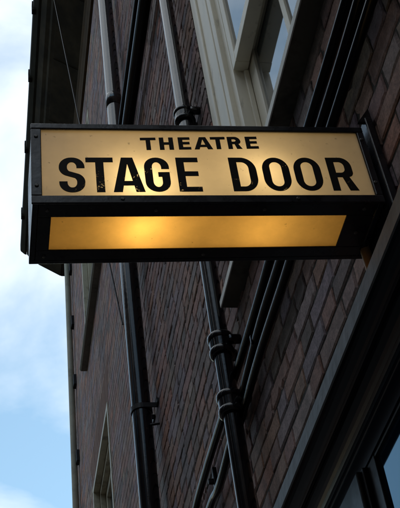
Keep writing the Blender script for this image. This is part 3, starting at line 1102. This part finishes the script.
# ---------------------------------------------------------------- pipes
def pipe_line(mb, p, q, r, seg=28):
    n = 40
    pts = [p.lerp(q, i / n) for i in range(n + 1)]
    mb.tube(pts, r, seg)
def collar(p, axis, r, h, seg=32):
    """a spigot-and-socket joint: two rounded rims with a plain band between, every arris crisp"""
    m_ = MB()
    def ring(c, hw, rr):
        out_ = []
        for k in range(7):
            t = math.pi * k / 6
            out_.append((c - hw * math.cos(t), rr + (0.0085 * math.sin(t) ** 0.6 if 0 < k < 6 else 0)))
        return out_
    pieces = [[(-h / 2, r), (-h / 2, r * 1.22)], ring(-h * 0.34, h * 0.16, r * 1.22), [(-h * 0.19, r * 1.34), (h * 0.19, r * 1.36)], ring(h * 0.34, h * 0.16, r * 1.24), [(h / 2, r * 1.24), (h / 2, r)]]
    for pc in pieces:
        m_.tube([p + axis * a_ for a_, _ in pc], [b_ for _, b_ in pc], seg, caps=False)
    return m_

# large downpipe
PX = 0.91
a, b = W(PX, 5.415, -1.88), W(PX, 5.235, 10.08)
pA = thing('downpipe', 'thick black downpipe running straight down the wall, left of the thinner one', 'pipe', a)
RB = 0.050
mb = MB()
def at_z(a, b, z):
    t = (EYE + z * D - a.z) / (b.z - a.z)
    return a.lerp(b, t)
pipe_line(mb, a, at_z(a, b, 5.7), RB)
mb.build('pipe', M['lower_pipe'], pA)
mb = MB()
pipe_line(mb, at_z(a, b, 5.7), b, RB)  # upper length: black paint with stronger specular
mb.build('pipe', M['black_pipe'], pA, 'more reflective black upper length of pipe')
ax = (b - a).normalized()
for z in (6.64, 0.3):
    p = at_z(a, b, z)
    m_ = MB()
    m_.tube([p - ax * 0.10, p - ax * 0.10, p + ax * 0.0, p + ax * 0.012, p + ax * 0.012], [RB * 0.9, RB * 1.07, RB * 1.07, RB * 1.03, RB * 0.9], 28, caps=False)
    m_.build('socket', M['black_pipe'], pA)
def strap(p, r, parent, ydir=1, m='black'):
    m_ = MB()
    hh = 0.014
    n = 28
    for k in range(n):
        a0, a1 = 2 * math.pi * k / n, 2 * math.pi * (k + 1) / n
        q = []
        for rr in (r + 0.0005, r + 0.006):
            for zz in (-hh, hh):
                for aa in (a0, a1):
                    q.append(p + Vector((math.cos(aa) * rr, math.sin(aa) * rr, zz)))
        m_.add(q, [(0, 1, 3, 2), (4, 6, 7, 5), (0, 4, 5, 1), (2, 3, 7, 6)], False)
    # two ears that run to the wall, one each side
    for s in (-1, 1):
        yy = p.y + s * (r + 0.003)
        m_.box((p.x, yy - 0.003, p.z - hh), (XF + 0.004, yy + 0.003, p.z + hh), 0.001)
        m_.box((XF - 0.010, yy - s * 0.003, p.z - hh), (XF + 0.002, yy + s * 0.045, p.z + hh), 0.002)
    return m_.build('pipe_bracket', M[m], parent)
for z in (3.735, 8.7):
    strap(at_z(a, b, z), RB, pA)
# a short stay bolt under the bracket
p = at_z(a, b, 3.60)
mb = MB()
mb.tube([p + Vector((0.03, -0.045, 0)), Vector((XF + 0.004, p.y - 0.06, p.z))], 0.007, 10)
mb.build('stay_bolt', M['black'], pA)

# thin downpipe with ringed joints
a2, b2 = W(0.93, 3.375, -1.88), W(0.93, 3.415, 10.09)
pB = thing('downpipe', 'thinner black cast iron downpipe with bulky ringed joints beside the cream window', 'pipe', a2)
RS = 0.0305
mb = MB()
pipe_line(mb, a2, at_z(a2, b2, 3.6), RS)
mb.build('pipe', M['lower_pipe'], pB)
mb = MB()
pipe_line(mb, at_z(a2, b2, 3.6), b2, RS)  # upper length: black paint with stronger specular
mb.build('pipe', M['black_pipe'], pB, 'more reflective black upper length of pipe')
ax2 = (b2 - a2).normalized()
for z, hh in ((4.135, 0.075), (2.690, 0.088), (2.400, 0.085), (0.4, 0.09), (6.4, 0.09)):
    p = at_z(a2, b2, z)
    collar(p, ax2, RS, hh).build('pipe_joint', M['lower_pipe'], pB)
    # holderbat lug behind the joint
    m_ = MB()
    m_.box((p.x + 0.015, p.y - 0.058, p.z - 0.014), (XF + 0.003, p.y - 0.026, p.z + 0.014), 0.009)
    m_.build('lug', M['lower_pipe'], pB)
    m_ = MB()
    m_.box((p.x + 0.02, p.y + 0.028, p.z - 0.014), (XF + 0.003, p.y + 0.070, p.z + 0.014), 0.006)
    m_.build('lug', M['lower_pipe'], pB)

# horizontal waste pipe, running into the large downpipe behind the sign
ang = 6.33
RW = 0.036
xw = 0.93
pts = [W(xw, y, ang * xw) for y in (-1.0, 0.5, 2, 3, 4, 4.6)] + [W(xw, 4.95, ang * xw - 0.01), W(xw, 5.12, ang * xw - 0.07), W(0.92, 5.22, ang * xw - 0.22), W(0.912, 5.28, ang * xw - 0.42)]
pw = thing('waste_pipe', 'black horizontal waste pipe high on the wall, joining the thick downpipe above the sign', 'pipe', pts[0])
mb = MB()
mb.tube(curve_pts(pts, 8), RW, 24)
mb.build('pipe', M['cable'], pw)
mb = MB()
mb.tube([W(xw, 3.0, ang * xw), W(xw, 3.0, ang * xw), W(xw, 3.09, ang * xw), W(xw, 3.09, ang * xw)], [RW, RW * 1.16, RW * 1.16, RW], 24, caps=False)
mb.build('socket', M['cable'], pw)
pts = [W(0.925, y, 6.70 * 0.925) for y in (-1.0, 0.5, 2, 3, 4, 4.6, 5.0, 5.12)] + [W(0.925, 5.19, 6.70 * 0.925 - 0.05), W(0.925, 5.21, 6.70 * 0.925 - 0.4)]
pt = thing('conduit', 'thin black conduit running along just above the high horizontal waste pipe', 'conduit', pts[0])
mb = MB()
mb.tube(curve_pts(pts, 8), 0.0165, 16)
mb.build('tube', M['cable'], pt)

# pale pipe on the far corner
a3, b3 = W(0.95, 10.50, -1.88), W(0.95, 10.06, 10.10)
pC = thing('downpipe', 'pale olive downpipe on the far corner of the building, against the sky', 'pipe', a3)
mb = MB()
pipe_line(mb, a3, b3, 0.030, 16)
mb.build('pipe', M['olive'], pC)
for z in (9.17, 8.33, 7.48, 6.49, 5.5, 4.4, 3.2, 2.0):
    p = at_z(a3, b3, z)
    m_ = MB()
    m_.box((p.x + 0.012, p.y - 0.10, p.z - 0.06), (XF + 0.003, p.y - 0.012, p.z + 0.06), 0.004)
    m_.build('pipe_clip', M['black'], pC)

# ---------------------------------------------------------------- cables along the wall
CX = 0.962
labels = ['thick black cable along the wall, topmost of the three under the window sill', 'black cable along the wall, middle one of the three under the window sill', 'black cable along the wall, lowest of the three and nearest the shop cornice']
rng = random.Random(3)
specs = [(2.625, 0.0145, [(3.86, 2.655), (4.07, 2.66), (4.37, 2.655), (4.56, 2.60), (4.66, 2.48), (4.70, 2.2), (4.70, 0.5)]),
         (2.530, 0.0140, [(3.82, 2.455), (4.07, 2.478), (4.31, 2.478), (4.46, 2.42), (4.53, 2.3), (4.55, 2.0), (4.55, 0.5)]),
         (2.440, 0.0130, [(3.40, 2.44), (3.50, 2.438)])]
for (ag, r, tail), lab in zip(specs, labels):
    pts = []
    y = -1.2
    while y < 3.2:
        pts.append(W(CX + rng.uniform(-0.002, 0.002), y, CX * ag + rng.uniform(-0.004, 0.004)))
        y += 0.42
    for (yy, an) in tail:
        pts.append(W(CX + 0.005, yy, CX * an))
    t = thing('cable', lab, 'cable', pts[0], 'cables along the brick wall')
    mb = MB()
    mb.tube(curve_pts(pts, 7), r, 16)
    mb.build('sheath', M['cable'], t)
    for yy in ((3.02,) if ag == 2.530 else ()):
        yy += rng.uniform(-0.12, 0.12)
        m_ = MB()
        m_.box(W(CX - r / D - 0.003, yy, CX * ag - r / D - 0.002), W(1.0, yy + 0.011, CX * ag + r / D + 0.002), 0.002)
        m_.build('cable_clip', M['cable'], t)
# little tie between the two upper cables after the pipe
t = thing('cable_tie', 'small black metal saddle tying the two cables together behind the thin pipe', 'bracket', W(0.96, 4.05, 2.5))
mb = MB()
mb.box(W(0.978, 4.035, 2.40), W(0.997, 4.06, 2.53), 0.003)
mb.box(W(0.955, 4.04, 2.45), W(0.980, 4.056, 2.475), 0.003)
mb.build('saddle', M['black'], t)
# pale cable stub at the bottom
t = thing('cable_end', 'short pale grey conduit end at the bottom beside the bending cables', 'conduit', W(0.97, 4.75, 2.5))
mb = MB()
mb.tube([W(0.972, 4.78, 2.74), W(0.972, 4.79, 2.55), W(0.972, 4.80, 1.2)], 0.016, 14)
mb.build('tube', M['sill'], t)

# thin loose wire from the eaves to the wall
t = thing('hanging_wire', 'thin dark wire hanging loose from the eaves past the thick downpipe', 'wire', W(0.985, 6.285, 5.19))
mb = MB()
p, q = W(0.606, 6.80, 10.32), W(0.990, 6.285, 5.19)
pts = [p.lerp(q, k / 30) + Vector((0, 0, -0.05 * math.sin(math.pi * k / 30))) for k in range(31)]
mb.tube(pts, 0.005, 8)
mb.build('strand', M['cable'], t)

# ochre conduit under the sign
t = thing('conduit', 'short ochre conduit dropping from under the sign to behind the shop cornice', 'conduit', W(0.965, 1.95, 1.3))
mb = MB()
mb.tube([W(0.962, 1.955, 2.0), W(0.962, 1.953, 1.85), W(0.962, 1.952, 1.70), W(0.962, 1.952, 1.62)], 0.0115, 16)
mb.build('tube', M['ochre'], t)
